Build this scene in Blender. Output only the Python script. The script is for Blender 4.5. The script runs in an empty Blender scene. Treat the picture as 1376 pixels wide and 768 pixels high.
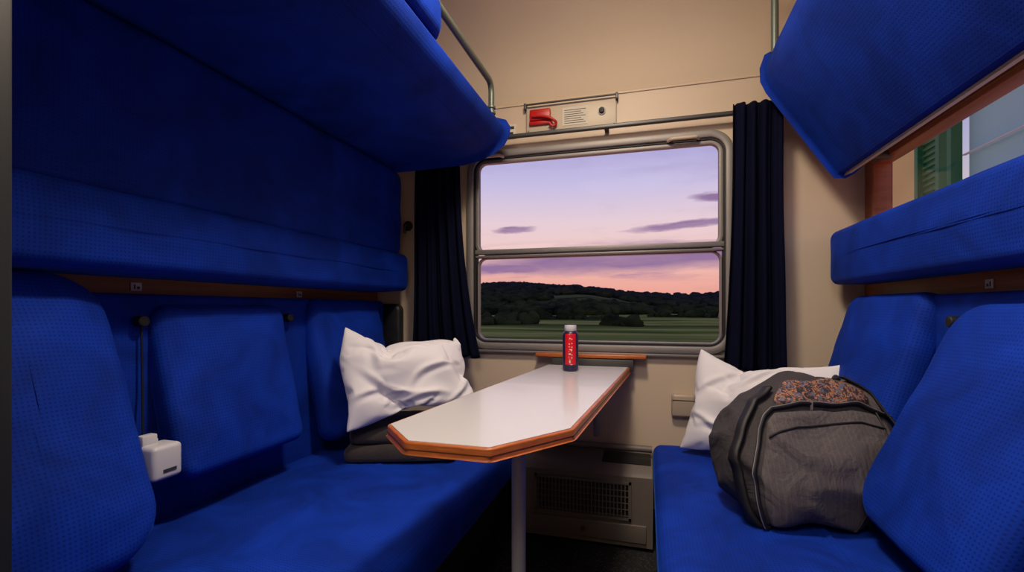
import bpy, bmesh, math, random
from mathutils import Vector, Matrix, noise
random.seed(3)
scene = bpy.context.scene
try:
    scene.view_settings.view_transform = 'Standard'
    scene.view_settings.look = 'None'
except Exception: pass

# ------------------------------------------------------------ helpers
def lin(c):
    return tuple(((v/255)/12.92 if v/255 <= .04045 else ((v/255+.055)/1.055)**2.4) for v in c)+(1,)

class NT:
    def __init__(s, tree): s.t=tree; s.n=tree.nodes; s.l=tree.links
    def new(s, typ, **kw):
        n=s.n.new(typ)
        for k,v in kw.items(): setattr(n,k,v)
        return n
    def val(s, sock, v):
        if hasattr(v,'is_linked') or hasattr(v,'links'): s.l.new(v,sock)
        else: sock.default_value=v
    def math(s, op, a, b=0.0, c=None, clamp=False):
        n=s.new('ShaderNodeMath'); n.operation=op; n.use_clamp=clamp
        s.val(n.inputs[0],a); s.val(n.inputs[1],b)
        if c is not None: s.val(n.inputs[2],c)
        return n.outputs[0]
    def mix(s, f, a, b):
        n=s.new('ShaderNodeMix'); n.data_type='RGBA'
        s.val(n.inputs[0],f); s.val(n.inputs[6],a); s.val(n.inputs[7],b)
        return n.outputs[2]
    def ramp(s, f, stops):
        n=s.new('ShaderNodeValToRGB'); s.val(n.inputs[0],f)
        e=n.color_ramp.elements
        while len(e)<len(stops): e.new(.5)
        for i,(p,c) in enumerate(stops):
            e[i].position=p; e[i].color=c if len(c)==4 else tuple(c)+(1,)
        return n.outputs[0]
    def noise(s, vec, scale, detail=3, rough=.5, dist=0):
        n=s.new('ShaderNodeTexNoise'); 
        if vec is not None: s.l.new(vec,n.inputs['Vector'])
        n.inputs['Scale'].default_value=scale; n.inputs['Detail'].default_value=detail
        n.inputs['Roughness'].default_value=rough; n.inputs['Distortion'].default_value=dist
        return n.outputs[0]
    def mapping(s, vec, scale=(1,1,1), loc=(0,0,0), rot=(0,0,0)):
        n=s.new('ShaderNodeMapping'); s.l.new(vec,n.inputs[0])
        n.inputs['Scale'].default_value=scale; n.inputs['Location'].default_value=loc; n.inputs['Rotation'].default_value=rot
        return n.outputs[0]

def mat(name, col=(.5,.5,.5), rough=.5, metal=0.0, nvar=0.0, nscale=8, bump=0.0, bscale=60, sheen=0, emis=None, estr=0, coat=0):
    m=bpy.data.materials.new(name); m.use_nodes=True
    t=NT(m.node_tree); b=m.node_tree.nodes['Principled BSDF']
    c=lin(col)
    tc=t.new('ShaderNodeTexCoord')
    f=t.noise(tc.outputs['Object'],nscale,4)
    dark=tuple(x*(1-nvar) for x in c[:3])+(1,); lite=tuple(min(1,x*(1+nvar)) for x in c[:3])+(1,)
    t.l.new(t.mix(f,dark,lite),b.inputs['Base Color'])
    b.inputs['Roughness'].default_value=rough; b.inputs['Metallic'].default_value=metal
    if sheen: b.inputs['Sheen Weight'].default_value=sheen
    if coat: b.inputs['Coat Weight'].default_value=coat
    if bump:
        bn=t.new('ShaderNodeBump'); bn.inputs['Strength'].default_value=bump; bn.inputs['Distance'].default_value=.004
        t.l.new(t.noise(tc.outputs['Object'],bscale,5),bn.inputs['Height']); t.l.new(bn.outputs[0],b.inputs['Normal'])
    if emis:
        b.inputs['Emission Color'].default_value=lin(emis); b.inputs['Emission Strength'].default_value=estr
    return m

def upholstery(name, base=(11,50,156), dark=(4,20,88), scale=105.0, dots=.5):
    m=bpy.data.materials.new(name); m.use_nodes=True
    t=NT(m.node_tree); b=m.node_tree.nodes['Principled BSDF']
    tc=t.new('ShaderNodeTexCoord')
    v=t.new('ShaderNodeTexVoronoi'); v.voronoi_dimensions='2D'; v.inputs['Randomness'].default_value=0
    v.inputs['Scale'].default_value=scale
    t.l.new(tc.outputs['UV'],v.inputs['Vector'])
    dot=t.ramp(v.outputs['Distance'],[(.14,(1,1,1)),(.34,(0,0,0))])
    big=t.noise(tc.outputs['Object'],4.5,4,.55,.8)
    fine=t.noise(tc.outputs['Object'],180,2)
    c1=t.mix(t.ramp(big,[(.36,(0,0,0)),(.66,(1,1,1))]),tuple(x*.74 for x in lin(base)[:3])+(1,),tuple(x*1.26 for x in lin(base)[:3])+(1,))
    c2=t.mix(t.math('MULTIPLY',dot,dots),c1,lin(dark))
    t.l.new(c2,b.inputs['Base Color'])
    b.inputs['Roughness'].default_value=.75; b.inputs['Sheen Weight'].default_value=.28
    b.inputs['Sheen Roughness'].default_value=.3; b.inputs['Sheen Tint'].default_value=lin((50,110,230))
    b.inputs['Specular IOR Level'].default_value=.12
    bn=t.new('ShaderNodeBump'); bn.inputs['Strength'].default_value=.35; bn.inputs['Distance'].default_value=.0012
    h=t.math('ADD',t.math('MULTIPLY',dot,-.7),t.math('MULTIPLY',fine,.5))
    h=t.math('ADD',h,t.math('MULTIPLY',big,.8))
    t.l.new(h,bn.inputs['Height']); t.l.new(bn.outputs[0],b.inputs['Normal'])
    return m

def wood(name, c1, c2, scale=(2,2,30), rough=.4):
    m=bpy.data.materials.new(name); m.use_nodes=True
    t=NT(m.node_tree); b=m.node_tree.nodes['Principled BSDF']
    tc=t.new('ShaderNodeTexCoord')
    f=t.noise(t.mapping(tc.outputs['Object'],scale),3,6,.6,.6)
    t.l.new(t.ramp(f,[(.3,lin(c1)),(.7,lin(c2))]),b.inputs['Base Color'])
    b.inputs['Roughness'].default_value=rough
    return m

def empty(name):
    e=bpy.data.objects.new(name,None); scene.collection.objects.link(e); e.empty_display_size=.1
    return e

def boxuv(me):
    uv=me.uv_layers.new(name='UVMap')
    for p in me.polygons:
        n=p.normal; a=max(range(3),key=lambda i:abs(n[i]))
        ax=[(1,2),(0,2),(0,1)][a]
        for li in p.loop_indices:
            co=me.vertices[me.loops[li].vertex_index].co
            uv.data[li].uv=(co[ax[0]],co[ax[1]])

def finish(name, bm, m, parent=None, smooth=True, matrix=None, uv=True, angle=40):
    bmesh.ops.recalc_face_normals(bm,faces=bm.faces)
    me=bpy.data.meshes.new(name); bm.to_mesh(me); bm.free()
    mats = m if isinstance(m,(list,tuple)) else [m]
    for x in mats: me.materials.append(x)
    if uv: boxuv(me)
    if smooth:
        for p in me.polygons: p.use_smooth=True
        if angle<180:
            try: me.set_sharp_from_angle(angle=math.radians(angle))
            except Exception: pass
    o=bpy.data.objects.new(name,me); scene.collection.objects.link(o)
    if matrix is not None: o.matrix_world=matrix
    if parent: o.parent=parent
    return o

def add_box(bm, lo, hi, bevel=0, seg=2, mi=0):
    r=bmesh.ops.create_cube(bm,size=1)
    vs=r['verts']
    for v in vs:
        v.co=Vector([lo[i]+(v.co[i]+.5)*(hi[i]-lo[i]) for i in range(3)])
    fs=set(f for v in vs for f in v.link_faces)
    for f in fs: f.material_index=mi
    if bevel:
        es=set(e for v in vs for e in v.link_edges)
        rr=bmesh.ops.bevel(bm,geom=list(es),offset=bevel,segments=seg,profile=.5,affect='EDGES')
        for f in rr['faces']: f.material_index=mi

def box(name, lo, hi, m, parent=None, bevel=0, seg=3):
    bm=bmesh.new(); add_box(bm,lo,hi,bevel,seg)
    return finish(name,bm,m,parent)

def boxes(name, lst, m, parent=None, bevel=0):
    bm=bmesh.new()
    for b in lst:
        add_box(bm,b[0],b[1],bevel,2,b[2] if len(b)>2 else 0)
    return finish(name,bm,m,parent)

def prism(name, prof, axis, a0, a1, m, parent=None, bevel=0, nseg=1, seg=3):
    bm=bmesh.new(); rings=[]
    for k in range(nseg+1):
        a=a0+(a1-a0)*k/nseg; r=[]
        for p in prof:
            co=[p[0],p[1]]; co.insert(axis,a); r.append(bm.verts.new(co))
        rings.append(r)
    n=len(prof)
    for k in range(nseg):
        for i in range(n):
            bm.faces.new((rings[k][i],rings[k][(i+1)%n],rings[k+1][(i+1)%n],rings[k+1][i]))
    c1=bm.faces.new(rings[0]); c2=bm.faces.new(list(reversed(rings[-1])))
    if bevel:
        bm.normal_update()
        es=set(c1.edges)|set(c2.edges)
        bmesh.ops.bevel(bm,geom=list(es),offset=bevel,segments=seg,profile=.5,affect='EDGES')
    return finish(name,bm,m,parent,angle=35)

def rrect(w,h,r,n=6):
    r=max(min(r,w/2-.0005,h/2-.0005),.0005); pts=[]
    for cx,cy,a0 in ((w/2-r,h/2-r,0),(-w/2+r,h/2-r,90),(-w/2+r,-h/2+r,180),(w/2-r,-h/2+r,270)):
        for i in range(n+1):
            a=math.radians(a0+90*i/n); pts.append((cx+r*math.cos(a),cy+r*math.sin(a)))
    return pts

def cushion_bm(bm, w,h,th,r,e,puff=.02, amp=.003, seed=0, M=None, sag=0):
    """rounded upholstered pad: local X width, Y height, Z thickness; back at z=0"""
    M=M or Matrix.Identity(4)
    rings=[]
    N=8
    prof=[(e*.6,0),(e*.15,e*.15),(0,e*.6)]
    ns=6
    for i in range(ns+1):
        a=math.pi/2*i/ns
        prof.append((e*(1-math.cos(a)), th-e+e*math.sin(a)))
    m=min(w,h)/2
    for d in (.12,.2,.3,.42,.55,.7,.85,.96):
        dd=e+(m-e)*d
        prof.append((dd, th+puff*math.sin(math.pi/2*d)))
    for d,z in prof:
        ring=[]
        pts=rrect(w-2*d,h-2*d,r-d if r-d>.004 else .004,N)
        out=[]
        L=len(pts)
        for i in range(L):
            p=pts[i]; q=pts[(i+1)%L]; out.append(p)
            if (i+1)%(N+1)==0:
                for k in range(1,14): out.append((p[0]+(q[0]-p[0])*k/14,p[1]+(q[1]-p[1])*k/14))
        for x,y in out:
            nz=noise.noise(Vector((x*4+seed,y*4,seed*1.7)))+.5*noise.noise(Vector((x*11+seed,y*11,seed)))
            zz=z+(amp*nz*3 if z>th*.5 else 0)
            ring.append(bm.verts.new(M@Vector((x,y,zz))))
        rings.append(ring)
    for a,b in zip(rings,rings[1:]):
        L=len(a)
        for i in range(L):
            bm.faces.new((a[i],a[(i+1)%L],b[(i+1)%L],b[i]))
    bm.faces.new(list(reversed(rings[0]))); bm.faces.new(rings[-1])

def cushion(name,w,h,th,r,e,m,parent=None,M=None,**k):
    bm=bmesh.new(); cushion_bm(bm,w,h,th,r,e,**k)
    return finish(name,bm,m,parent,matrix=M,angle=180)

def seatpad(name, side, y0,y1, bot, top, th, r,e,m,parent,**k):
    b=Vector((bot[0],0,bot[1])); t=Vector((top[0],0,top[1]))
    Y=(t-b).normalized(); h=(t-b).length
    X=Vector((0,side,0)); Z=X.cross(Y)
    c=(b+t)/2+Vector((0,(y0+y1)/2,0))-Z*th
    M=Matrix(((X.x,Y.x,Z.x,c.x),(X.y,Y.y,Z.y,c.y),(X.z,Y.z,Z.z,c.z),(0,0,0,1)))
    return cushion(name,abs(y1-y0),h,th,r,e,m,parent,M,**k)

def tube(name, pts, rad, m, parent=None, cyc=False, res=8, bez=False):
    cu=bpy.data.curves.new(name,'CURVE'); cu.dimensions='3D'; cu.bevel_depth=rad; cu.bevel_resolution=3; cu.use_fill_caps=True
    if bez:
        sp=cu.splines.new('BEZIER'); sp.bezier_points.add(len(pts)-1)
        for p,q in zip(sp.bezier_points,pts): p.co=q; p.handle_left_type=p.handle_right_type='AUTO'
    else:
        sp=cu.splines.new('POLY'); sp.points.add(len(pts)-1)
        for p,q in zip(sp.points,pts): p.co=tuple(q)+(1,)
    sp.use_cyclic_u=cyc
    tmp=bpy.data.objects.new(name,cu); scene.collection.objects.link(tmp)
    dg=bpy.context.evaluated_depsgraph_get(); me=bpy.data.meshes.new_from_object(tmp.evaluated_get(dg))
    bpy.data.objects.remove(tmp)
    me.materials.clear(); me.materials.append(m)
    for p in me.polygons: p.use_smooth=True
    o=bpy.data.objects.new(name,me); scene.collection.objects.link(o)
    if parent: o.parent=parent
    return o

def roundpath(pts, r, n=6):
    out=[Vector(pts[0])]
    for i in range(1,len(pts)-1):
        p=Vector(pts[i]); a=(Vector(pts[i-1])-p).normalized(); b=(Vector(pts[i+1])-p).normalized()
        s=p+a*r; e=p+b*r
        for k in range(n+1):
            t=k/n; out.append(s*(1-t)**2+p*2*t*(1-t)+e*t*t)
    out.append(Vector(pts[-1])); return out

def cyl(name, c, r, h, axis, m, parent=None, n=24, bevel=.0):
    bm=bmesh.new()
    bmesh.ops.create_cone(bm,cap_ends=True,segments=n,radius1=r,radius2=r,depth=h)
    if bevel:
        bmesh.ops.bevel(bm,geom=[e for e in bm.edges if len(e.link_faces)==2 and any(len(f.verts)>4 for f in e.link_faces)],offset=bevel,segments=3,affect='EDGES',profile=.5)
    R={2:Matrix.Identity(4),0:Matrix.Rotation(math.pi/2,4,'Y'),1:Matrix.Rotation(math.pi/2,4,'X')}[axis]
    bmesh.ops.transform(bm,matrix=Matrix.Translation(c)@R,verts=bm.verts)
    return finish(name,bm,m,parent)

def lathe(name, prof, c, m, parent=None, n=40, mats=None):
    bm=bmesh.new(); rings=[]
    for r,z in prof:
        rings.append([bm.verts.new((r*math.cos(2*math.pi*i/n),r*math.sin(2*math.pi*i/n),z)) for i in range(n)])
    for k,(a,b) in enumerate(zip(rings,rings[1:])):
        for i in range(n):
            f=bm.faces.new((a[i],a[(i+1)%n],b[(i+1)%n],b[i]))
            if mats: f.material_index=mats[k]
    bm.faces.new(list(reversed(rings[0]))); bm.faces.new(rings[-1])
    return finish(name,bm,m,parent,matrix=Matrix.Translation(c),angle=50)

def ring(name,x0,x1,z0,z1,w,r,y0,y1,m,parent=None,bev=.004,plane='xz'):
    bm=bmesh.new(); cx,cz=(x0+x1)/2,(z0+z1)/2
    o=rrect(x1-x0,z1-z0,r,10); i_=rrect(x1-x0-2*w,z1-z0-2*w,max(r-w,.003),10)
    def mk(pts,y,ins=0):
        return [bm.verts.new((cx+p[0],y,cz+p[1]) if plane=='xz' else (y,cx+p[0],cz+p[1])) for p in pts]
    A,B,C,D=mk(o,y0),mk(i_,y0),mk(i_,y1),mk(o,y1)
    n=len(A)
    for P,Q in ((A,B),(B,C),(C,D),(D,A)):
        for k in range(n): bm.faces.new((P[k],P[(k+1)%n],Q[(k+1)%n],Q[k]))
    if bev:
        bm.normal_update()
        es=[e for e in bm.edges if e.calc_face_angle(0)>1.2]
        bmesh.ops.bevel(bm,geom=es,offset=bev,segments=2,affect='EDGES',profile=.5)
    return finish(name,bm,m,parent,angle=30)

# ------------------------------------------------------------ materials
M_blue=upholstery('upholstery_blue')
M_bluep=upholstery('upholstery_blue_plain',base=(10,47,148),dots=.3)
M_wall=mat('laminate_beige',(200,181,158),.5,nvar=.04,nscale=3)
M_wall2=mat('laminate_ceiling',(212,192,164),.55,nvar=.04,nscale=2)
M_wood=wood('wood_panel_brown',(124,66,36),(156,90,52),(3,1,20))
M_tedge=wood('table_edge_wood',(150,74,30),(190,108,50),(6,6,60),.35)
M_ttop=mat('table_top_laminate',(205,203,205),.28,nvar=.02,nscale=20,coat=.2)
M_alu=mat('aluminium_frame',(134,129,126),.5,metal=.4,nvar=.05)
M_aluD=mat('aluminium_dark',(80,80,80),.45,metal=.6)
M_grey=mat('grey_painted_metal',(140,142,148),.4,nvar=.03)
M_rail=mat('rail_grey_green',(96,106,96),.4,nvar=.05,metal=.3)
M_black=mat('black_rubber',(14,14,16),.6)
M_dark=mat('dark_grey_plastic',(30,31,35),.5)
M_curt=mat('curtain_navy',(6,9,32),.9,nvar=.25,nscale=30,bump=.3,bscale=300)
M_curt.node_tree.nodes['Principled BSDF'].inputs['Specular IOR Level'].default_value=.1
M_white=mat('white_plastic',(200,200,205),.4)
M_red=mat('red_enamel',(180,18,20),.4)
M_paper=mat('paper_label',(205,198,182),.7)
M_frame=mat('door_frame_grey',(30,34,34),.5,nvar=.05)
M_cream=mat('cream_metal',(190,176,154),.45)

def cloth_white():
    m=bpy.data.materials.new('pillow_cotton_white'); m.use_nodes=True
    t=NT(m.node_tree); b=m.node_tree.nodes['Principled BSDF']; tc=t.new('ShaderNodeTexCoord')
    b.inputs['Base Color'].default_value=lin((226,223,228)); b.inputs['Roughness'].default_value=.85
    bn=t.new('ShaderNodeBump'); bn.inputs['Strength'].default_value=.22; bn.inputs['Distance'].default_value=.008
    f=t.noise(t.mapping(tc.outputs['Object'],(1,1,1.5),rot=(.3,.5,.2)),6,2,.4,1.6)
    t.l.new(f,bn.inputs['Height']); t.l.new(bn.outputs[0],b.inputs['Normal'])
    return m
M_pil=cloth_white()

def carpet():
    m=bpy.data.materials.new('floor_carpet_dark'); m.use_nodes=True
    t=NT(m.node_tree); b=m.node_tree.nodes['Principled BSDF']; tc=t.new('ShaderNodeTexCoord')
    v=t.new('ShaderNodeTexVoronoi'); v.inputs['Scale'].default_value=90; t.l.new(tc.outputs['Object'],v.inputs['Vector'])
    t.l.new(t.ramp(v.outputs['Distance'],[(.1,lin((70,70,74))),(.4,lin((18,18,20)))]),b.inputs['Base Color'])
    b.inputs['Roughness'].default_value=.9
    return m
M_floor=carpet()

def glass(name, fac=.06, tint=(1,1,1,1)):
    m=bpy.data.materials.new(name); m.use_nodes=True
    t=NT(m.node_tree); m.node_tree.nodes.remove(m.node_tree.nodes['Principled BSDF'])
    out=m.node_tree.nodes['Material Output']
    tr=t.new('ShaderNodeBsdfTransparent'); tr.inputs[0].default_value=tint
    gl=t.new('ShaderNodeBsdfGlossy'); gl.inputs['Roughness'].default_value=.02
    mx=t.new('ShaderNodeMixShader'); mx.inputs[0].default_value=fac
    t.l.new(tr.outputs[0],mx.inputs[1]); t.l.new(gl.outputs[0],mx.inputs[2]); t.l.new(mx.outputs[0],out.inputs[0])
    return m
M_glass=glass('window_glass',.0012)
M_glass2=glass('corridor_glass',.06,(.92,.96,.95,1))

# ------------------------------------------------------------ room
D=2.4; XL=-1.5; XR=.92; ZC=2.7; YB=-.8
box('floor',(XL-.06,YB,-.06),(XR+.06,D+.06,0),M_floor)
WX0,WX1,WZ0,WZ1=-.90,.36,.895,1.89
boxes('wall_back',[((XL-.06,D,0),(WX0,D+.06,ZC+.05)),((WX1,D,0),(XR+.06,D+.06,ZC+.05)),
     ((WX0,D,0),(WX1,D+.06,WZ0)),((WX0,D,WZ1),(WX1,D+.06,ZC+.05))],M_wall)
box('wall_left',(XL-.06,YB,0),(XL,D,ZC+.05),M_wood)
SY0,SY1,SZ0,SZ1=.6,2.30,1.36,1.69
boxes('wall_right',[((XR,YB,0),(XR+.06,SY0,ZC+.05)),((XR,SY1,0),(XR+.06,D,ZC+.05)),
     ((XR,SY0,0),(XR+.06,SY1,SZ0)),((XR,SY0,SZ1),(XR+.06,SY1,ZC+.05))],M_wood)
box('wall_front',(XL-.06,YB-.06,0),(XR+.06,YB,ZC+.05),M_wall)
cp=[(D,2.165),(2.385,2.2),(2.345,2.30),(2.28,2.40),(2.19,2.49),(2.06,2.57),(1.88,2.63),(1.66,2.66),(1.4,2.67),(YB,2.67)]
prism('ceiling',cp+[(YB,2.76),(D,2.76)],0,XL,XR,M_wall2)
boxes('wall_partition',[((XL,.36,0),(-.90,.41,2.66)),((.64,.36,0),(XR,.41,2.66))],M_wall)
boxes('door_1',[((-.90,.34,0),(-.835,.43,2.3)),((.58,.34,0),(.64,.43,2.3)),((-.90,.34,2.3),(.64,.43,2.36))],M_frame,bevel=.004)
box('trim_1',(XL,D-.006,2.154),(XR,D,2.164),M_wall,bevel=.002)
box('baseboard_back',(XL,D-.02,0),(XR,D,.1),M_dark,bevel=.003)

# ------------------------------------------------------------ main window
w=empty('window_1')
ring('outer_frame',-.935,.392,.865,1.925,.037,.11,D-.03,D+.05,M_alu,w,.008)
ring('gasket',-.899,.356,.901,1.889,.009,.075,D-.018,D+.04,M_black,w,0)
ring('upper_sash',-.891,.348,1.37,1.881,.021,.06,D-.012,D+.02,M_alu,w,.005)
boxes('sash_bar',[((-.89,D-.022,1.374),(.35,D+.02,1.398)),((-.89,D-.014,1.356),(.35,D+.035,1.368))],M_alu,w,bevel=.004)
ring('lower_rim',-.887,.345,.909,1.36,.010,.05,D+.01,D+.04,M_alu,w,.003)
box('glass_upper',(-.875,D+.004,1.39),(.335,D+.008,1.865),M_glass,w)
box('glass_lower',(-.878,D+.022,.915),(.34,D+.026,1.36),M_glass,w)
for i,x in enumerate((-.80,.17)):
    tube('sash_handle_%d'%(i+1),roundpath([(x-.07,D-.02,1.888),(x-.055,D-.05,1.888),(x+.055,D-.05,1.888),(x+.07,D-.02,1.888)],.01),.008,M_cream,w)
boxes('sill',[((-.93,D-.03,.850),(.39,D,.864))],M_alu,w,bevel=.004)

cr=empty('curtain_rail')
box('rail_profile',(-1.35,D-.075,1.965),(.64,D-.05,1.983),M_aluD,cr,bevel=.004)
boxes('rail_brackets',[((-1.2,D-.055,1.967),(-1.18,D,1.983)),((-.2,D-.055,1.967),(-.18,D,1.983)),((.6,D-.055,1.967),(.62,D,1.983))],M_aluD,cr)

# ------------------------------------------------------------ curtains
def curtain(name,xt0,xt1,xb0,xb1,zt,zb,yc,folds,amp,seed):
    bm=bmesh.new(); NX,NZ=150,50; g=[]
    for j in range(NZ+1):
        f=j/NZ; z=zt+(zb-zt)*f; row=[]
        e=f**2.2
        a0=xt0+(xb0-xt0)*e; a1=xt1+(xb1-xt1)*e
        for i in range(NX+1):
            s=i/NX
            ss=s+.03*noise.noise(Vector((s*3+seed,f*1.5,0)))
            ph=2*math.pi*folds*ss
            y=yc+amp*(.75+.35*f)*(math.sin(ph)+.35*math.sin(2.3*ph+seed))+.012*noise.noise(Vector((s*4,f*3,seed)))
            x=a0+(a1-a0)*s+.35*amp*math.cos(ph)*.6
            row.append(bm.verts.new((x,y,z+ (.006*math.sin(ph) if j==NZ else 0))))
        g.append(row)
    for j in range(NZ):
        for i in range(NX): bm.faces.new((g[j][i],g[j][i+1],g[j+1][i+1],g[j+1][i]))
    o=finish(name,bm,M_curt,None,angle=180)
    s=o.modifiers.new('th','SOLIDIFY'); s.thickness=.003
    return o
curtain('curtain',-1.20,-.945,-1.22,-.83,1.962,.83,D-.11,5,.02,1.3)
curtain('curtain.001',.365,.565,.325,.575,1.99,.805,D-.12,4,.022,4.2)

# ------------------------------------------------------------ benches
def bench(name, side, wall, front, near_b, near_t, mid_b, mid_t, far_b, far_t, midr=.05):
    e=empty(name)
    xs=sorted((wall,front)); w_=xs[1]-xs[0]
    y0,y1=.47,2.36
    M=Matrix.Translation(((xs[0]+xs[1])/2,(y0+y1)/2,.29))
    cushion('seat_cushion',w_,y1-y0,.15,.04,.045,M_blue,e,M,puff=.012,amp=.0035,seed=side*3)
    inn=front-.05*side
    lo,hi=sorted((wall,inn))
    box('seat_base',(lo,y0,.10),(hi,y1,.29),M_dark,e,bevel=.006)
    lo,hi=sorted((wall,front-.14*side)); box('seat_plinth',(lo,y0,.0),(hi,y1,.10),M_black,e)
    a,b=sorted((wall,wall+.085*side))
    box('back_panel',(a,y0,.42),(b,2.335,1.125),M_bluep,e,bevel=.02,seg=4)
    seatpad('back_cushion_1',side,.44,.895,near_b,near_t,.10,.13,.05,M_blue,e,puff=.025,seed=1+side)
    seatpad('back_cushion_2',side,1.035,1.54,mid_b,mid_t,.09,midr,.035,M_blue,e,puff=.018,seed=5+side)
    seatpad('back_cushion_3',side,1.70,2.235,far_b,far_t,.10,.06,.045,M_blue,e,puff=.02,seed=9+side)
    kx=wall+.10*side
    for i,y in enumerate((1.0,1.575)):
        cyl('belt_knob_%d'%(i+1),(kx+.006*side,y,1.045),.016,.03,0,M_black,e,bevel=.004)
    tube('belt',[(kx,1.005,1.04),(kx+.004*side,1.005,.85),(kx+.02*side,.995,.70)],.003,M_black,e)
    return e
bl=bench('train_seat_bench',1,-1.5,-.60,(-1.12,.50),(-1.37,1.185),(-1.265,.585),(-1.385,1.10),(-1.25,.52),(-1.385,1.135))
br=bench('train_seat_bench.001',-1,.92,.03,(.50,.51),(.80,1.12),(.545,.53),(.80,1.105),(.62,.50),(.80,1.145),midr=.10)
ar=empty('folding_armrest')
bm=bmesh.new(); add_box(bm,(-1.275,.895,.635),(-1.205,.975,.725),.012,4); finish('arm_block',bm,M_white,ar)
boxes('arm_bracket',[((-1.41,.925,.72),(-1.26,.95,.735)),((-1.275,.90,.72),(-1.25,.94,.75))],M_white,ar,bevel=.004)
boxes('arm_slot',[((-1.2055,.92,.655),(-1.203,.955,.663))],M_aluD,ar)
cushion('dark_end_pad',.15,.25,.05,.04,.02,M_dark,None,Matrix.Translation((-1.40,D-.003,.985))@Matrix.Rotation(math.pi/2,4,'X'),puff=.006)  # dark grey rounded pad on the back wall, left corner

def plate(name,x,y,z,side):
    lo,hi=sorted((x,x+.004*side))
    e=empty(name)
    box('plate',(lo,y-.016,z-.013),(hi,y+.016,z+.013),M_white,e,bevel=.001)
    a,b=sorted((x+.004*side,x+.005*side))
    boxes('digits',[((a,y-.008,z-.007),(b,y-.004,z+.007)),((a,y+.001,z-.007),(b,y+.009,z+.001))],M_dark,e)
plate('seat_number_plate',XL,1.06,1.148,1)
plate('seat_number_plate.001',XL,1.76,1.146,1)
plate('seat_number_plate.002',XR,1.62,1.150,-1)

# ------------------------------------------------------------ folded middle berths
fl=empty('folded_middle_berth')
seatpad('upper_pad',1,.44,2.31,(-1.285,1.36),(-1.285,1.83),.20,.06,.035,M_bluep,fl,puff=.006,seed=2)
seatpad('lower_pad',1,.44,2.33,(-1.255,1.18),(-1.262,1.38),.235,.035,.03,M_blue,fl,puff=.004,seed=3,amp=.002)
fr=empty('folded_middle_berth.001')
seatpad('edge_pad',-1,.44,2.33,(.755,1.183),(.755,1.412),.16,.04,.03,M_blue,fr,puff=.006,seed=4,amp=.002)

# ------------------------------------------------------------ upper bunks
ub=empty('upper_bunk')
prof=[(-1.49,1.835),(-1.2,1.836),(-.90,1.842),(-.82,1.855),(-.75,1.88),(-.70,1.915),(-.68,1.95),(-.678,1.975),(-.69,1.995),(-.72,2.005),(-1.49,2.005)]
prism('berth_shell',prof,1,.44,2.23,M_bluep,ub,bevel=.03,nseg=8,seg=4)
tube('edge_seam',[(-.752,.46,1.878),(-.752,2.20,1.878)],.004,M_blue,ub)
cushion('mattress',.80,1.07,.15,.08,.06,M_blue,ub,Matrix.Translation((-1.065,.98,2.004)),puff=.01)
tube('guard_rail',roundpath([(-.70,1.2,2.05),(-.70,1.2,2.14),(-.70,2.09,2.14),(-.70,2.09,1.98)],.05),.0145,M_rail,ub)
for i,z in enumerate((2.0,2.025)): cyl('rail_collar_%d'%(i+1),(-.70,2.09,z),.02,.012,2,M_rail,ub,bevel=.002)

ub2=empty('upper_bunk.001')
prof2=[(.735,1.655),(.75,1.635),(.775,1.632),(.80,1.645),(.865,1.71),(.64,2.10),(.59,2.15),(.54,2.165),(.498,2.145),(.483,2.10),(.485,2.05),(.505,2.005)]
prism('berth_shell',prof2,1,.44,2.21,M_bluep,ub2,bevel=.02,nseg=8,seg=4)
prism('berth_edge_trim',[(.772,1.622),(.80,1.632),(.868,1.70),(.86,1.715),(.80,1.655),(.775,1.64)],1,.44,2.215,M_cream,ub2)
tube('guard_rail',roundpath([(.50,2.12,2.12),(.50,2.12,2.40),(.50,1.3,2.40),(.50,1.3,2.12)],.05),.0145,M_rail,ub2)
boxes('hinge_arms',[((.80,2.16,1.67),(.92,2.19,1.70)),((.80,.5,1.67),(.92,.53,1.70))],M_aluD,ub2,bevel=.003)

# ------------------------------------------------------------ side window (right)
w2=empty('window_2')
ring('frame',SY0-.02,SY1+.01,SZ0-.02,SZ1+.01,.02,.02,XR-.012,XR+.05,M_wood,w2,.003,plane='yz')
box('glass',(XR+.012,SY0,SZ0),(XR+.016,SY1,SZ1),M_glass2,w2)
M_stw=mat('shelter_wall_beige',(222,214,140),.8,nvar=.15,nscale=1.2)
M_stg=mat('shelter_green_paint',(24,116,66),.5,nvar=.3,nscale=3)
M_stp=mat('shelter_pane',(160,226,232),.5,nvar=.12,nscale=1.5)
M_stl=mat('shelter_white_strip',(200,225,230),.5)
st=empty('station_shelter')
box('beige_wall',(2.25,4.8,-2),(2.4,7.5,3.6),M_stw,st)
boxes('green_louvres',[((2.2,4.45,-2),(2.27,4.5,3.6)),((2.2,4.75,-2),(2.27,4.8,3.6)),((2.255,4.5,-2),(2.27,4.75,3.6))]+[((2.235,4.5,.6+i*.05),(2.256,4.75,.62+i*.05)) for i in range(60)],M_stg,st)
boxes('post_and_beams',[((2.15,4.2,-2),(2.22,4.25,3.6)),((2.15,2.4,2.72),(2.25,4.2,2.95)),((2.15,2.4,2.64),(2.2,4.2,2.665)),((2.15,2.3,-2),(2.25,2.4,3.6)),((2.16,3.1,2.64),(2.2,3.13,2.8)),((2.16,3.7,2.64),(2.2,3.73,2.8))],M_stg,st)
boxes('white_bars',[((2.22,3.5,-2),(2.24,3.51,2.8)),((2.22,2.4,2.2),(2.24,4.2,2.208))],M_stl,st)
box('pale_pane',(2.26,2.4,-2),(2.28,4.2,2.8),M_stp,st)
box('roof',(2.25,2.2,3.6),(3.2,7.6,3.7),M_stg,st)

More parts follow.
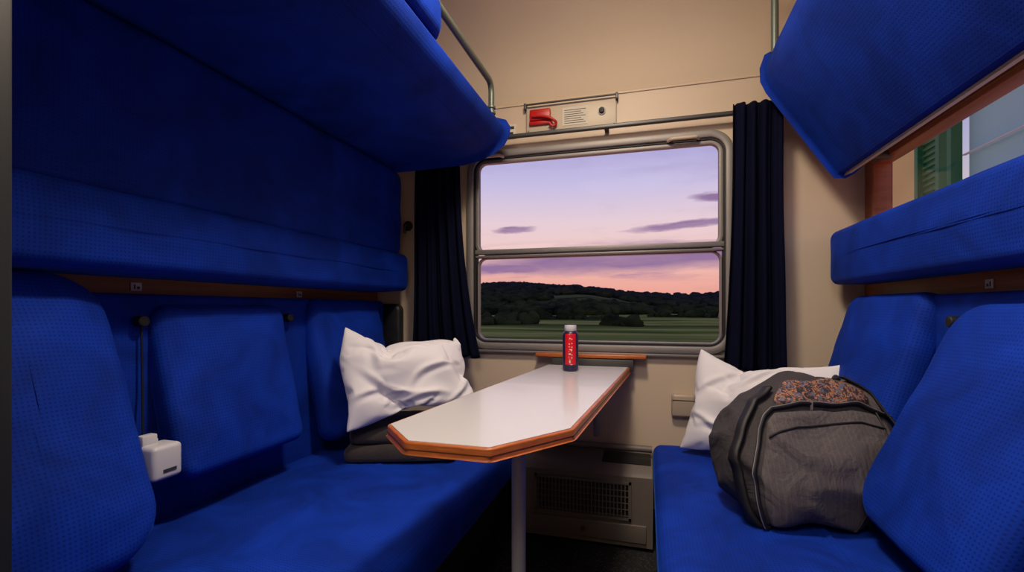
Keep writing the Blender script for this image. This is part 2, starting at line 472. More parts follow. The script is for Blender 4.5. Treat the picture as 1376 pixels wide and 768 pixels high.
# ------------------------------------------------------------ table
tb=empty('folding_table')
outl=[(-.48,2.325),(-.075,2.325),(-.163,1.09),(-.30,.888),(-.49,.888),(-.606,1.01)]
def poly(name,pts,z0,z1,m,inset=0,bev=0):
    bm=bmesh.new()
    c=Vector((sum(p[0] for p in pts)/len(pts),sum(p[1] for p in pts)/len(pts)))
    q=pts
    if inset:
        q=[]
        n=len(pts)
        for i in range(n):
            p=Vector(pts[i]); a=Vector(pts[i-1]); b=Vector(pts[(i+1)%n])
            d1=(p-a).normalized(); d2=(b-p).normalized()
            n1=Vector((d1.y,-d1.x)); n2=Vector((d2.y,-d2.x))
            if n1.dot(c-p)<0: n1=-n1
            if n2.dot(c-p)<0: n2=-n2
            bis=(n1+n2).normalized(); q.append(p+bis*inset/max(.3,bis.dot(n1)))
    lo=[bm.verts.new((p[0],p[1],z0)) for p in q]; hi=[bm.verts.new((p[0],p[1],z1)) for p in q]
    n=len(q)
    for i in range(n): bm.faces.new((lo[i],lo[(i+1)%n],hi[(i+1)%n],hi[i]))
    bm.faces.new(lo); bm.faces.new(hi)
    if bev:
        bm.normal_update()
        ve=[e for e in bm.edges if abs(e.verts[0].co.z-e.verts[1].co.z)>.005]
        bmesh.ops.bevel(bm,geom=ve,offset=.012,segments=5,affect='EDGES',profile=.5)
        he=[e for e in bm.edges if e.calc_face_angle(0)>1.2]
        bmesh.ops.bevel(bm,geom=he,offset=bev,segments=3,affect='EDGES',profile=.5)
    return finish(name,bm,m,tb,angle=35)
poly('wood_edge',outl,.774,.800,M_tedge,0,.004)
poly('laminate_top',outl,.798,.8015,M_ttop,.009)
poly('ply_line',outl,.783,.786,mat('ply_dark',(95,48,20),.5),-.0006)
cyl('leg',(-.312,1.15,.386),.018,.772,2,M_grey,tb)
cyl('leg_foot',(-.312,1.15,.008),.05,.016,2,M_grey,tb,bevel=.004)
boxes('leg_flange',[((-.36,1.10,.764),(-.264,1.20,.774))],M_grey,tb,bevel=.002)
boxes('wall_hinge',[((-.46,2.325,.78),(-.06,D-.0005,.835)),((-.40,2.28,.752),(-.14,D-.0005,.775))],M_aluD,tb,bevel=.004)
box('wall_ledge',(-.545,2.325,.838),(.0,D-.002,.858),M_tedge,tb,bevel=.006)
tube('support_strut',[(-.24,2.3,.77),(-.24,2.36,.45)],.014,M_grey,tb)

# ------------------------------------------------------------ drink bottle
def bottle_mat():
    m=bpy.data.materials.new('bottle_print'); m.use_nodes=True
    t=NT(m.node_tree); b=m.node_tree.nodes['Principled BSDF']; tc=t.new('ShaderNodeTexCoord')
    mp=t.mapping(tc.outputs['Object'],(1,1,1),rot=(0,0,math.radians(-9)))
    sp=t.new('ShaderNodeSeparateXYZ'); t.l.new(mp,sp.inputs[0])
    redm=t.math('LESS_THAN',t.math('ABSOLUTE',sp.outputs[0]),.023)
    redm=t.math('MULTIPLY',redm,t.math('LESS_THAN',sp.outputs[1],0))
    zm=t.math('MULTIPLY',t.math('GREATER_THAN',sp.outputs[2],.03),t.math('LESS_THAN',sp.outputs[2],.168))
    redm=t.math('MULTIPLY',redm,zm)
    lx=t.math('LESS_THAN',t.math('ABSOLUTE',sp.outputs[0]),.008)
    v=t.new('ShaderNodeTexVoronoi'); v.inputs['Scale'].default_value=110; t.l.new(tc.outputs['Object'],v.inputs[0])
    let=t.math('MULTIPLY',t.math('MULTIPLY',lx,redm),t.math('LESS_THAN',v.outputs['Distance'],.38))
    gap=t.math('GREATER_THAN',t.math('FRACT',t.math('MULTIPLY',sp.outputs[2],60)),.3)
    let=t.math('MULTIPLY',let,gap)
    c=t.mix(redm,lin((40,30,70)),lin((214,16,30)))
    c=t.mix(let,c,lin((230,215,215)))
    t.l.new(c,b.inputs['Base Color']); b.inputs['Roughness'].default_value=.35; b.inputs['Metallic'].default_value=0
    return m
bo=empty('drink_bottle')
bpos=(-.33,2.11,.8016)
lathe('body',[(.028,0),(.033,.003),(.035,.01),(.035,.160),(.034,.168),(.030,.176),(.026,.180)],bpos,bottle_mat(),bo)
lathe('cap',[(.025,.179),(.027,.181),(.027,.202),(.025,.206),(.01,.207)],bpos,M_white,bo)

# ------------------------------------------------------------ pillows : cloth-inflated, then draped into place
def sim_pillow(seed, shrink=-.12, frames=28, nx=64, ny=46):
    bm=bmesh.new(); W,H=1.0,.72
    cache={}
    for s in (1,-1):
        g=[]
        for j in range(ny+1):
            row=[]
            for i in range(nx+1):
                edge=i in(0,nx) or j in(0,ny)
                if edge and (i,j) in cache: row.append(cache[(i,j)]); continue
                x=(i/nx-.5)*W; y=(j/ny-.5)*H
                z=0 if edge else s*.012+.02*noise.noise(Vector((x*4+seed,y*4,s*3.)))
                z+=.03*noise.noise(Vector((x*2.2+seed*2,y*2.2,0)))
                v=bm.verts.new((x,y,z))
                if edge: cache[(i,j)]=v
                row.append(v)
            g.append(row)
        for j in range(ny):
            for i in range(nx):
                f=(g[j][i],g[j][i+1],g[j+1][i+1],g[j+1][i])
                bm.faces.new(f if s>0 else tuple(reversed(f)))
    me=bpy.data.meshes.new('sim'); bm.to_mesh(me); bm.free()
    o=bpy.data.objects.new('sim',me); scene.collection.objects.link(o)
    md=o.modifiers.new('c','CLOTH'); st_=md.settings
    st_.quality=6; st_.mass=.25; st_.tension_stiffness=18; st_.compression_stiffness=18; st_.shear_stiffness=6
    st_.bending_stiffness=.05; st_.use_pressure=True; st_.uniform_pressure_force=2.0; st_.shrink_min=shrink
    st_.effector_weights.gravity=0; st_.air_damping=2
    md.collision_settings.use_collision=False
    md.point_cache.frame_start=1; md.point_cache.frame_end=frames+2
    for f in range(1,frames+1):
        scene.frame_set(f)
    dg=bpy.context.evaluated_depsgraph_get()
    me2=bpy.data.meshes.new_from_object(o.evaluated_get(dg))
    bpy.data.objects.remove(o); scene.frame_set(1)
    return me2
def pillow(name,tl,tr,brr,bll,th,seed,bend=.02,creases=()):
    TL,TR,BR,BL=map(Vector,(tl,tr,brr,bll))
    N=(TR-TL).cross(BL-TL).normalized()
    me=sim_pillow(seed)
    xs=[v.co.x for v in me.vertices]; ys=[v.co.y for v in me.vertices]; zs=sorted(v.co.z for v in me.vertices)
    x0,x1,y0,y1=min(xs),max(xs),min(ys),max(ys); zr=max(abs(zs[len(zs)//200]),abs(zs[-len(zs)//200]))
    for v in me.vertices:
        a=(v.co.x-x0)/(x1-x0); b=1-(v.co.y-y0)/(y1-y0); z=v.co.z/zr*th/2
        u=2*a-1; w_=2*b-1
        u2=u*(1+.08*(1-w_*w_)); w2_=w_*(1+.08*(1-u*u))
        aa=(u2+1)/2; bb=(w2_+1)/2
        base=TL*(1-aa)*(1-bb)+TR*aa*(1-bb)+BR*aa*bb+BL*(1-aa)*bb
        win=max(0,1-u**4)*max(0,1-w_**4)
        for (cu_,cw,an,ln,wd_,dp) in creases:
            du,dw=u-cu_,w_-cw; al=du*math.cos(an)+dw*math.sin(an); ac=-du*math.sin(an)+dw*math.cos(an)+.12*math.sin(al*4+cu_*7)
            if abs(al)<ln:
                k=(math.cos(al/ln*math.pi)+1)/2
                z-=dp*k*math.exp(-(ac/wd_)**2); z+=dp*.6*k*math.exp(-((ac-1.8*wd_)/(1.3*wd_))**2)
        z+=.02*noise.noise(Vector((u*1.1+seed*2,w_*1.1,7)))+bend*noise.noise(Vector((u*1.6+seed,w_*1.6,2)))*win
        v.co=base+N*z
    me.materials.clear(); me.materials.append(M_pil); me.name=name
    for p in me.polygons: p.use_smooth=True
    o=bpy.data.objects.new(name,me); scene.collection.objects.link(o)
    s=o.modifiers.new('s','SUBSURF'); s.levels=1; s.render_levels=1
    return o
def crs(side): 
    return [(-.25,.25,.5*side,.75,.055,.016),(.30,.05,-.7*side,.6,.05,.016),(.05,.55,.2*side,.6,.05,.014),(-.5,-.35,1.1*side,.45,.05,.012),(.6,.5,-1.2*side,.4,.05,.014),(.1,-.5,.35*side,.5,.045,.012),(-.62,.45,-.5*side,.35,.045,.012)]
pillow('pillow',(-1.255,1.69,1.01),(-.845,2.05,.955),(-.71,1.93,.655),(-1.13,1.585,.595),.18,1.7,.03,crs(1))
pillow('pillow.001',(.195,2.29,.90),(.735,2.05,.89),(.70,1.92,.49),(.14,2.20,.465),.16,6.4,.02,crs(-1))

# ------------------------------------------------------------ blanket
M_blk=mat('blanket_wool_charcoal',(52,46,46),.95,nvar=.25,nscale=40,bump=.6,bscale=250,sheen=.1)
bm=bmesh.new()
R=Matrix.Rotation(math.radians(20),4,'Z')
for k,(dx,dy,ww,hh,tt) in enumerate(((0,0,.46,.34,.075),(.01,.012,.45,.33,.07))):
    cushion_bm(bm,ww,hh,tt,.04,.034,puff=.006,amp=.006,seed=k*4.1,M=Matrix.Translation((-1.02+dx,1.86+dy,.456+k*.072))@R)
finish('folded_blanket',bm,M_blk,None,angle=180)

# ------------------------------------------------------------ backpack
def bp_mat(name,a,b_,stripe):
    m=bpy.data.materials.new(name); m.use_nodes=True
    t=NT(m.node_tree); b=m.node_tree.nodes['Principled BSDF']; tc=t.new('ShaderNodeTexCoord')
    mp=t.mapping(tc.outputs['Object'],(90,90,4),rot=(0,.35,0))
    f=t.noise(mp,1.5,4,.6); g=t.noise(tc.outputs['Object'],240,2)
    c=t.mix(f,lin(a),lin(b_)); c=t.mix(t.math('MULTIPLY',g,.4),c,lin((38,36,40)))
    if stripe:
        w_=t.new('ShaderNodeTexWave'); w_.inputs['Scale'].default_value=22; w_.inputs['Distortion'].default_value=1.5
        t.l.new(t.mapping(tc.outputs['Object'],(1,.4,.25),rot=(0,.3,0)),w_.inputs[0])
        c=t.mix(t.math('MULTIPLY',t.ramp(w_.outputs['Fac'],[(.86,(0,0,0)),(.95,(1,1,1))]),.12),c,lin((130,124,126)))
    t.l.new(c,b.inputs['Base Color']); b.inputs['Roughness'].default_value=.85
    bn=t.new('ShaderNodeBump'); bn.inputs['Strength'].default_value=.8; bn.inputs['Distance'].default_value=.014
    t.l.new(t.math('ADD',t.noise(tc.outputs['Object'],8,3,.5,2.2),t.math('MULTIPLY',g,.06)),bn.inputs['Height']); t.l.new(bn.outputs[0],b.inputs['Normal'])
    return m
def bp_print():
    m=bpy.data.materials.new('backpack_orange_print'); m.use_nodes=True
    t=NT(m.node_tree); b=m.node_tree.nodes['Principled BSDF']; tc=t.new('ShaderNodeTexCoord')
    f=t.noise(tc.outputs['Object'],34,4,.7,2.5)
    g=t.noise(t.mapping(tc.outputs['Object'],(1,1,1),loc=(5,2,1)),34,4,.7,2.0)
    c=t.ramp(f,[(.49,lin((46,44,52))),(.53,lin((160,88,50))),(.57,lin((205,150,108))),(.61,lin((60,56,66)))])
    c=t.mix(t.ramp(g,[(.54,(0,0,0)),(.58,(1,1,1))]),c,lin((96,98,122)))
    t.l.new(c,b.inputs['Base Color']); b.inputs['Roughness'].default_value=.85
    return m
M_bp=bp_mat('backpack_fabric',(68,63,66),(106,98,99),True); M_bps=bp_mat('backpack_fabric_dark',(44,41,45),(70,64,67),False)
M_bpp=bp_print(); M_bpd=mat('backpack_trim_black',(20,19,22),.6,nvar=.2); M_bpz=mat('backpack_zip_grey',(120,116,118),.5)
bp=empty('backpack')
BC=Vector((.475,1.69,.655)); ax=Vector((.94,.34,0)).normalized(); ay=Vector((-.34,.94,0)).normalized(); az=Vector((0,0,1))
def spw(v,e): return math.copysign(abs(v)**e,v)
def bsurf(th,ph,off=0):
    e1=.62; e2=.6
    x=.255*spw(math.cos(ph),e1)*spw(math.cos(th),e2)
    y=.17*spw(math.cos(ph),e1)*spw(math.sin(th),e2)
    z=.215*spw(math.sin(ph),.8)
    k=z/.215
    x=x*(1-.22*max(0,k)**1.5)*(1-.14*max(0,-k))+.07*k
    y=y*(1-.34*max(0,k))+.06*k
    if x<0: z*=1-.30*max(0,k)*(min(1,-x/.24))**1.2
    z-=.06*max(0,k)*max(0,(x-.12)/.15)
    n=noise.noise(Vector((x*5,y*5,z*5)))*.018
    rd=1-abs(noise.noise(Vector((x*6+z*7,y*6,z*4-x*3)))*2.2)
    n+=.016*(rd-.6)+noise.noise(Vector((x*16,y*16+3,z*16)))*.004
    d=Vector((x,y,z)).normalized()
    p=Vector((x,y,z))+d*(n+off)
    p.z=max(p.z,-.198)
    return BC+ax*p.x+ay*p.y+az*p.z
bm=bmesh.new(); NT_,NP=150,90; g=[]
for j in range(NP+1):
    ph=-math.pi/2+math.pi*j/NP
    g.append([bm.verts.new(bsurf(2*math.pi*i/NT_,ph)) for i in range(NT_)])
for j in range(NP):
    for i in range(NT_):
        bm.faces.new((g[j][i],g[j][(i+1)%NT_],g[j+1][(i+1)%NT_],g[j+1][i]))
bmesh.ops.remove_doubles(bm,verts=bm.verts,dist=.0005)
finish('main_body',bm,M_bps,bp,angle=180)
r_=math.radians
def patch(name,th0,th1,ph0,ph1,off,m,bulge=0,nx=60,ny=44,sq=.35):
    bm=bmesh.new(); g=[]
    for j in range(ny+1):
        row=[]
        for i in range(nx+1):
            a=i/nx; b=j/ny
            u=2*a-1; v=2*b-1
            uu=u*math.sqrt(max(0,1-sq*v*v)); vv=v*math.sqrt(max(0,1-sq*u*u))
            th=r_(th0+(th1-th0)*(uu+1)/2); ph=r_(ph0+(ph1-ph0)*(vv+1)/2)
            k=max(0,(1-u**4)*(1-v**4))**.5
            row.append(bm.verts.new(bsurf(th,ph,-.004+(off+.004)*min(1,k*1.6)+bulge*k)))
        g.append(row)
    for j in range(ny):
        for i in range(nx): bm.faces.new((g[j][i],g[j][i+1],g[j+1][i+1],g[j+1][i]))
    return finish(name,bm,m,bp,angle=180)
patch('front_panel',-140,-50,-62,34,.005,M_bp,.008,sq=.12)
patch('top_print_panel',-152,-50,38,66,.007,M_bpp,.004,sq=.2)
patch('top_lid',-56,24,26,74,.010,M_bp,.010)
patch('side_pocket',-46,-10,-58,4,.006,M_bps,.020)
def strip(name,path,rad,m,off=.006):
    tube(name,[bsurf(r_(a),r_(b),off) for a,b in path],rad,m,bp)
def lerp_path(pts,n=14):
    out=[]
    for (a,b),(c,d) in zip(pts,pts[1:]):
        for k in range(n): out.append((a+(c-a)*k/n,b+(d-b)*k/n))
    out.append(pts[-1]); return out
mz=lerp_path([(-142,-62),(-145,-20),(-144,15),(-138,32),(-110,38),(-75,37),(-55,30),(-20,22),(0,18)])
strip('main_zip_tape',mz,.0065,M_bpd,.011)
strip('main_zip_teeth',mz,.0018,M_bpz,.0175)
strip('pocket_zip',lerp_path([(-132,10),(-110,18),(-80,20),(-62,16)]),.0035,M_bpd,.013)
strip('front_seam',lerp_path([(-60,30),(-66,0),(-70,-30),(-70,-58)]),.003,M_bpd,.012)
strip('pocket_hem',lerp_path([(-46,4),(-28,7),(-10,4)]),.004,M_bpd,.014)
def band(name,path,wd,off,m,th=.005):
    pts=[bsurf(r_(a),r_(b),off) for a,b in path]; bm=bmesh.new(); L=[];Rr=[]
    for i,p in enumerate(pts):
        d=(pts[min(i+1,len(pts)-1)]-pts[max(i-1,0)]).normalized()
        nrm=(p-BC).normalized(); s=d.cross(nrm).normalized()*wd/2
        L.append(bm.verts.new(p-s)); Rr.append(bm.verts.new(p+s))
    for i in range(len(pts)-1): bm.faces.new((L[i],L[i+1],Rr[i+1],Rr[i]))
    o=finish(name,bm,m,bp,angle=180); s=o.modifiers.new('t','SOLIDIFY'); s.thickness=th; return o
band('shoulder_strap_1',lerp_path([(-165,52),(-166,30),(-166,0),(-164,-35),(-158,-60)]),.032,.012,M_bpd,.010)
band('compression_strap',lerp_path([(-22,45),(-24,10),(-28,-30),(-34,-55)]),.020,.026,M_bpd)
band('shoulder_strap_2',lerp_path([(-10,55),(-5,10),(-8,-40)]),.05,.014,M_bpd)
band('lid_strap',lerp_path([(-60,72),(-52,50),(-48,20),(-48,0)]),.020,.020,M_bpd)
band('strap_end',lerp_path([(-66,-36),(-56,-46),(-46,-52)]),.024,.018,M_bpd)
boxes('buckle',[(tuple(bsurf(r_(-48),r_(2),.022)-Vector((.016,.007,.014))),tuple(bsurf(r_(-48),r_(2),.022)+Vector((.016,.007,.014))))],M_bpd,bp,bevel=.003)
zp=bsurf(r_(-100),r_(38),.02)
boxes('zip_puller',[(tuple(zp-Vector((.004,.003,.03))),tuple(zp+Vector((.004,.003,.0))))],M_bpz,bp,bevel=.001)
h0=bsurf(r_(-60),r_(72),.004); h1=bsurf(r_(20),r_(66),.004)
tube('top_handle',[h0,h0*.7+h1*.3+Vector((0,0,.014)),h0*.3+h1*.7+Vector((0,0,.014)),h1],.007,M_bpd,bp,bez=True)

# ------------------------------------------------------------ emergency brake panel
ep=empty('emergency_brake_panel')
yb=D-.001
box('back_plate',(-.605,yb-.010,1.995),(-.145,yb,2.135),M_cream,ep,bevel=.003)
ring('plate_rim',-.607,-.143,1.993,2.137,.006,.008,yb-.014,yb-.004,M_alu,ep,.001)
tube('top_bar',[(-.61,yb-.03,2.142),(-.14,yb-.03,2.142)],.005,M_aluD,ep)
boxes('bar_ends',[((-.615,yb-.035,2.12),(-.603,yb,2.15)),((-.147,yb-.035,2.12),(-.135,yb,2.15))],M_aluD,ep,bevel=.002)
boxes('red_housing',[((-.585,yb-.035,2.055),(-.475,yb-.008,2.115)),((-.590,yb-.028,2.035),(-.465,yb-.008,2.058))],M_red,ep,bevel=.008)
tube('red_handle',[(-.57,yb-.04,2.075),(-.50,yb-.045,2.065),(-.455,yb-.04,2.045),(-.445,yb-.03,2.03),(-.462,yb-.03,2.02),(-.48,yb-.035,2.035)],.007,M_red,ep,bez=True)
box('notice',(-.415,yb-.012,2.02),(-.285,yb-.0095,2.112),M_paper,ep)
boxes('notice_lines',[((-.405,yb-.0128,2.03+i*.011),(-.295-(i%3)*.012,yb-.0118,2.033+i*.011)) for i in range(7)],M_dark,ep)
cyl('knob_ring',(-.215,yb-.012,2.075),.02,.008,1,M_alu,ep)
cyl('knob',(-.215,yb-.02,2.075),.014,.014,1,M_black,ep,bevel=.003)
for i,x in enumerate((-.595,-.155)): cyl('screw_%d'%(i+1),(x,yb-.012,2.01),.004,.004,1,M_alu,ep,n=12)
sg=empty('small_wall_sign')
box('plate',(-.735,D-.005,1.985),(-.665,D,2.06),M_paper,sg,bevel=.001)
boxes('marks',[((-.725,D-.0062,2.035),(-.70,D-.0048,2.05)),((-.695,D-.0062,2.035),(-.675,D-.0048,2.05)),((-.725,D-.0062,2.0),(-.68,D-.0048,2.02))],M_dark,sg)

def hook(name,x,z):
    e=empty(name)
    cyl('base',(x,D-.006,z),.028,.012,1,M_dark,e,bevel=.003)
    tube('peg',[(x,D-.01,z),(x,D-.035,z-.005),(x,D-.045,z-.03),(x,D-.04,z-.045)],.007,M_aluD,e,bez=True)
hook('coat_hook',-1.30,1.55); hook('coat_hook.001',.76,1.875)
sb=empty('wall_ashtray_box')
box('body',(.115,D-.04,.565),(.225,D,.675),mat('beige_plastic',(168,152,134),.4),sb,bevel=.014,seg=4)
box('lid_line',(.118,D-.0415,.645),(.222,D-.0395,.648),M_dark,sb)

# ------------------------------------------------------------ heater
ht=empty('radiator_heater')
M_ht=mat('heater_grey',(104,96,90),.5,nvar=.06)
prism('cabinet',[(D-.022,.02),(2.16,.02),(2.16,.33),(2.20,.365),(D-.001,.385),(D-.001,.12)],0,-.598,.028,M_ht,ht,bevel=.004)
box('grille_recess',(-.495,2.156,.145),(-.075,2.161,.30),M_black,ht)
boxes('grille_bars',[((-.49+i*.0165,2.148,.15),(-.4855+i*.0165,2.156,.295)) for i in range(26)]+[((-.495,2.150,.155+i*.028),(-.075,2.154,.158+i*.028)) for i in range(6)]
   +[((-.505,2.146,.138),(-.065,2.158,.148)),((-.505,2.146,.297),(-.065,2.158,.307)),((-.505,2.146,.138),(-.494,2.158,.307)),((-.076,2.146,.138),(-.065,2.158,.307))],M_ht,ht)
prism('top_slot',[(2.22,.3685),(2.35,.380),(2.35,.384),(2.22,.3725)],0,-.2,.02,M_black,ht)
box('lower_panel',(-.56,2.150,.04),(.0,2.162,.12),M_ht,ht,bevel=.004)
cyl('lock',(-.28,2.148,.08),.012,.008,1,M_aluD,ht)
tube('heater_pipe',[(-.595,2.30,.42),(.025,2.30,.42)],.016,M_ht,ht)

# ------------------------------------------------------------ lamps
M_em=mat('lamp_diffuser',(255,230,190),.5,emis=(255,214,160),estr=5)
M_em2=mat('corridor_fill_glow',(255,230,200),.5,emis=(255,224,180),estr=2)  # emission for the added fill box behind the camera
lp=empty('ceiling_lamp')
lathe('housing',[(.17,0),(.18,-.02),(.165,-.03),(.15,-.03)][::-1],(-.15,1.15,2.668),M_cream,lp)
lathe('diffuser',[(.02,-.062),(.08,-.058),(.13,-.045),(.155,-.028)],(-.15,1.15,2.668),M_em,lp)
def area(name,loc,size,power,col,rot=(0,0,0),parent=None,shape='DISK'):
    l=bpy.data.lights.new(name,'AREA'); l.shape=shape; l.size=size; l.energy=power; l.color=col
    o=bpy.data.objects.new(name,l); scene.collection.objects.link(o); o.location=loc; o.rotation_euler=rot
    if parent: o.parent=parent
    return o
area('lamp_light',(-.15,1.15,2.58),.3,26,(1,.86,.70),parent=lp)
pl=bpy.data.lights.new('lamp_glow','POINT'); pl.energy=10; pl.color=(1,.76,.52); pl.shadow_soft_size=.12
po=bpy.data.objects.new('lamp_glow',pl); scene.collection.objects.link(po); po.location=(-.15,1.15,2.45); po.parent=lp
lc=empty('corridor_fill')  # unseen fill, added behind the camera to brighten the compartment
box('diffuser',(-.9,-.5,2.60),(.4,-.35,2.668),M_em2,lc,bevel=.01)  # glowing box belonging to the added fill
area('corridor_fill_light',(-.25,-.42,2.52),1.0,22,(1,.92,.86),rot=(math.radians(14),0,0),parent=lc)  # added area light, lifts the dark left side

# ------------------------------------------------------------ landscape
def zland(x,d):
    y=D+d; ang=x/d
    z=-2.9+.25*noise.noise(Vector((x*.05,y*.03,0)))
    fd=290+50*noise.noise(Vector((ang*3,0,5)))+170*min(1,max(0,(ang+.12)/.3))
    hk=min(1,max(0,(d-fd)/(620)))
    hk=hk**1.3*(1.6-.6*hk)
    z+=hk*(40+16*noise.noise(Vector((ang*3.1,1.5,d*.0015)))-9*ang-5*math.sin(ang*11+1))
    z+=min(1,max(0,(d-fd)/120))*6*noise.noise(Vector((x*.010,y*.008,2)))
    return z,fd
def landscape():
    bm=bmesh.new(); A0,A1=math.radians(-62),math.radians(40); NA,NR=420,140; g=[]
    for j in range(NR+1):
        d=12*(1700/12)**(j/NR); row=[]
        for i in range(NA+1):
            a=A0+(A1-A0)*i/NA; x=d*math.tan(a)
            z,fd=zland(x,d)
            row.append(bm.verts.new((x,D+d,z)))
        g.append(row)
    for j in range(NR):
        for i in range(NA): bm.faces.new((g[j][i],g[j][i+1],g[j+1][i+1],g[j+1][i]))
    m=bpy.data.materials.new('field_grass'); m.use_nodes=True
    t=NT(m.node_tree); b=m.node_tree.nodes['Principled BSDF']
    ge=t.new('ShaderNodeNewGeometry'); sp=t.new('ShaderNodeSeparateXYZ'); t.l.new(ge.outputs['Position'],sp.inputs[0])
    f=t.math('MULTIPLY_ADD',sp.outputs[2],.4,.8,clamp=True)
    patchn=t.noise(t.mapping(ge.outputs['Position'],(.010,.05,.01)),1,5,.6)
    green=t.ramp(patchn,[(.36,lin((66,78,40))),(.47,lin((106,122,54))),(.60,lin((158,158,82)))])
    fn=t.noise(t.mapping(ge.outputs['Position'],(.012,.012,.02)),1,4,.6)
    forest=t.ramp(fn,[(.42,lin((34,42,32))),(.56,lin((92,104,58)))])
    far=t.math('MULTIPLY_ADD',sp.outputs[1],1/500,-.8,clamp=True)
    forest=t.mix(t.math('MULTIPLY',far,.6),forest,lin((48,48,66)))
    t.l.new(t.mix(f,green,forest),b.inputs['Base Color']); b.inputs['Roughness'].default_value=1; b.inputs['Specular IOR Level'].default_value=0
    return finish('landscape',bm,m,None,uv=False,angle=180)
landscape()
def woodland():
    rnd=random.Random(11)
    b0=bmesh.new(); bmesh.ops.create_icosphere(b0,subdivisions=2,radius=1)
    base=[v.co.copy() for v in b0.verts]; faces=[[v.index for v in f.verts] for f in b0.faces]; b0.free()
    V=[];F=[]
    def crown(x,y,z,r,h):
        o=len(V); s=rnd.random()*50
        for c in base:
            k=1+.34*noise.noise(c*1.8+Vector((s,0,0)))+.2*noise.noise(c*4.5+Vector((s,3,0)))
            V.append((x+c.x*r*k,y+c.y*r*k,z+h*.5+c.z*h*.55*k))
        F.extend([[i+o for i in f] for f in faces])
    n=0
    while n<3400:
        ang=rnd.uniform(-.75,.45); d=rnd.uniform(260,950)
        x=ang*d; z,fd=zland(x,d)
        if d<fd-4: continue
        open_=noise.noise(Vector((x*.008,d*.010,9)))
        if d>fd+20 and open_>.02 : continue
        r=rnd.uniform(3.5,6.5)*(1+.4*(d>550)); crown(x,D+d,z-1,r,rnd.uniform(5,8.5)); n+=1
    for (a0,d0,a1,d1,cnt) in ((-.36,108,-.24,118,16),(-.09,116,-.02,110,8),(-.36,165,-.05,185,34),(.0,240,.26,225,30),(-.60,120,-.42,140,12)):
        for i in range(cnt):
            f=(i+rnd.random())/cnt; a=a0+(a1-a0)*f; d=d0+(d1-d0)*f+rnd.uniform(-2,2)
            z,_=zland(a*d,d); crown(a*d,D+d,z-.6,rnd.uniform(1.3,3.0),rnd.uniform(1.6,3.8))
    me=bpy.data.meshes.new('woodland'); me.from_pydata(V,[],F)
    m=bpy.data.materials.new('tree_foliage'); m.use_nodes=True
    t=NT(m.node_tree); b=m.node_tree.nodes['Principled BSDF']
    ge=t.new('ShaderNodeNewGeometry'); sp=t.new('ShaderNodeSeparateXYZ'); t.l.new(ge.outputs['Position'],sp.inputs[0])
    fn=t.noise(t.mapping(ge.outputs['Position'],(.06,.03,.15)),1,4,.7)
    col=t.ramp(fn,[(.35,lin((20,27,22))),(.6,lin((54,64,38)))])
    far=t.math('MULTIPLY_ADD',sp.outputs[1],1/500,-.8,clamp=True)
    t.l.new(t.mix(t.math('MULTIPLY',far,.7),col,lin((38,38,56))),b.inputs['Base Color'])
    b.inputs['Roughness'].default_value=1; b.inputs['Specular IOR Level'].default_value=0
    me.materials.append(m)
    for p in me.polygons: p.use_smooth=True
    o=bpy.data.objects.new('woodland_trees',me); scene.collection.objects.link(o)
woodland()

# ------------------------------------------------------------ world sky
wd=bpy.data.worlds.new('dusk_sky'); scene.world=wd; wd.use_nodes=True
t=NT(wd.node_tree); bg=wd.node_tree.nodes['Background']
tc=t.new('ShaderNodeTexCoord'); sp=t.new('ShaderNodeSeparateXYZ'); t.l.new(tc.outputs['Generated'],sp.inputs[0])
X,Y,Z=sp.outputs
sky=t.ramp(Z,[(0,lin((240,156,140))),(.065,lin((242,178,166))),(.12,lin((246,206,200))),(.18,lin((234,208,218))),(.25,lin((204,194,230))),(.33,lin((174,170,222))),(.7,lin((100,105,185)))])
ym=t.math('MAXIMUM',Y,.05)
p=t.math('DIVIDE',X,ym); q=t.math('DIVIDE',Z,ym)
cmb=t.new('ShaderNodeCombineXYZ'); t.l.new(p,cmb.inputs[0]); t.l.new(q,cmb.inputs[1])
ns=t.noise(t.mapping(cmb.outputs[0],(3,26,1)),1,5,.6)
nw=t.math('MULTIPLY',t.math('SUBTRACT',t.noise(t.mapping(cmb.outputs[0],(8,40,1)),1,5,.6),.5),.026)
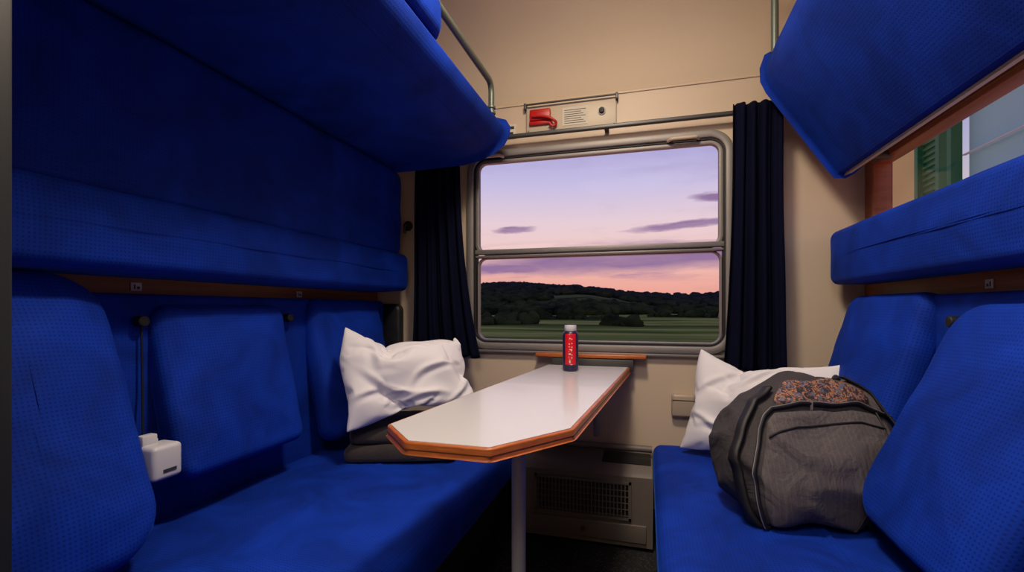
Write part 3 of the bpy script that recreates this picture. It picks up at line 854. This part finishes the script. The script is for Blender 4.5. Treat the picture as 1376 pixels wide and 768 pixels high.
q2=t.math('ADD',q,nw)
def ellipse(p0,q0,a,b,tilt=0):
    qq=t.math('SUBTRACT',q2,t.math('MULTIPLY_ADD',t.math('SUBTRACT',p,p0),tilt,q0))
    d=t.math('ADD',t.math('POWER',t.math('DIVIDE',t.math('ABSOLUTE',t.math('SUBTRACT',p,p0)),a),2.0),t.math('POWER',t.math('DIVIDE',t.math('ABSOLUTE',qq),b),2.0))
    return t.math('SUBTRACT',1.25,d,clamp=True)
els=[ellipse(.08,.170,.13,.0085,.06),ellipse(.135,.222,.055,.009,0),ellipse(-.283,.176,.05,.007,0),ellipse(-.02,.106,.40,.032,.03),ellipse(-.30,.090,.14,.014,0),ellipse(-.55,.10,.2,.012)]
cl=els[0]
for e in els[1:]: cl=t.math('MAXIMUM',cl,e)
band_=t.ramp(q,[(.055,(0,0,0)),(.07,(1,1,1)),(.125,(1,1,1)),(.15,(0,0,0))])
str_=t.math('MULTIPLY',band_,t.ramp(ns,[(.47,(0,0,0)),(.62,(1,1,1))]))
hi_=t.math('MULTIPLY',t.ramp(t.noise(t.mapping(cmb.outputs[0],(2.2,11,1),loc=(3,1,0)),1,5,.65),[(.5,(0,0,0)),(.75,(1,1,1))]),.28)
cl=t.math('MAXIMUM',t.math('MULTIPLY',cl,t.math('MULTIPLY_ADD',ns,.9,.5,clamp=True)),t.math('MULTIPLY',str_,.75))
cl=t.math('MAXIMUM',cl,hi_)
front=t.math('GREATER_THAN',Y,.05)
cl=t.math('MULTIPLY',t.math('MULTIPLY',cl,.95),front)
t.l.new(t.mix(cl,sky,lin((142,110,156))),bg.inputs[0]); bg.inputs[1].default_value=.97

# ------------------------------------------------------------ camera
cd=bpy.data.cameras.new('camera'); cam=bpy.data.objects.new('camera',cd); scene.collection.objects.link(cam)
cam.location=(0,0,1.08); cam.rotation_euler=(math.pi/2,0,math.radians(16))
cd.sensor_width=36; cd.lens=630/1376*36; cd.shift_y=31/1376; cd.clip_start=.02; cd.clip_end=4000
scene.camera=cam
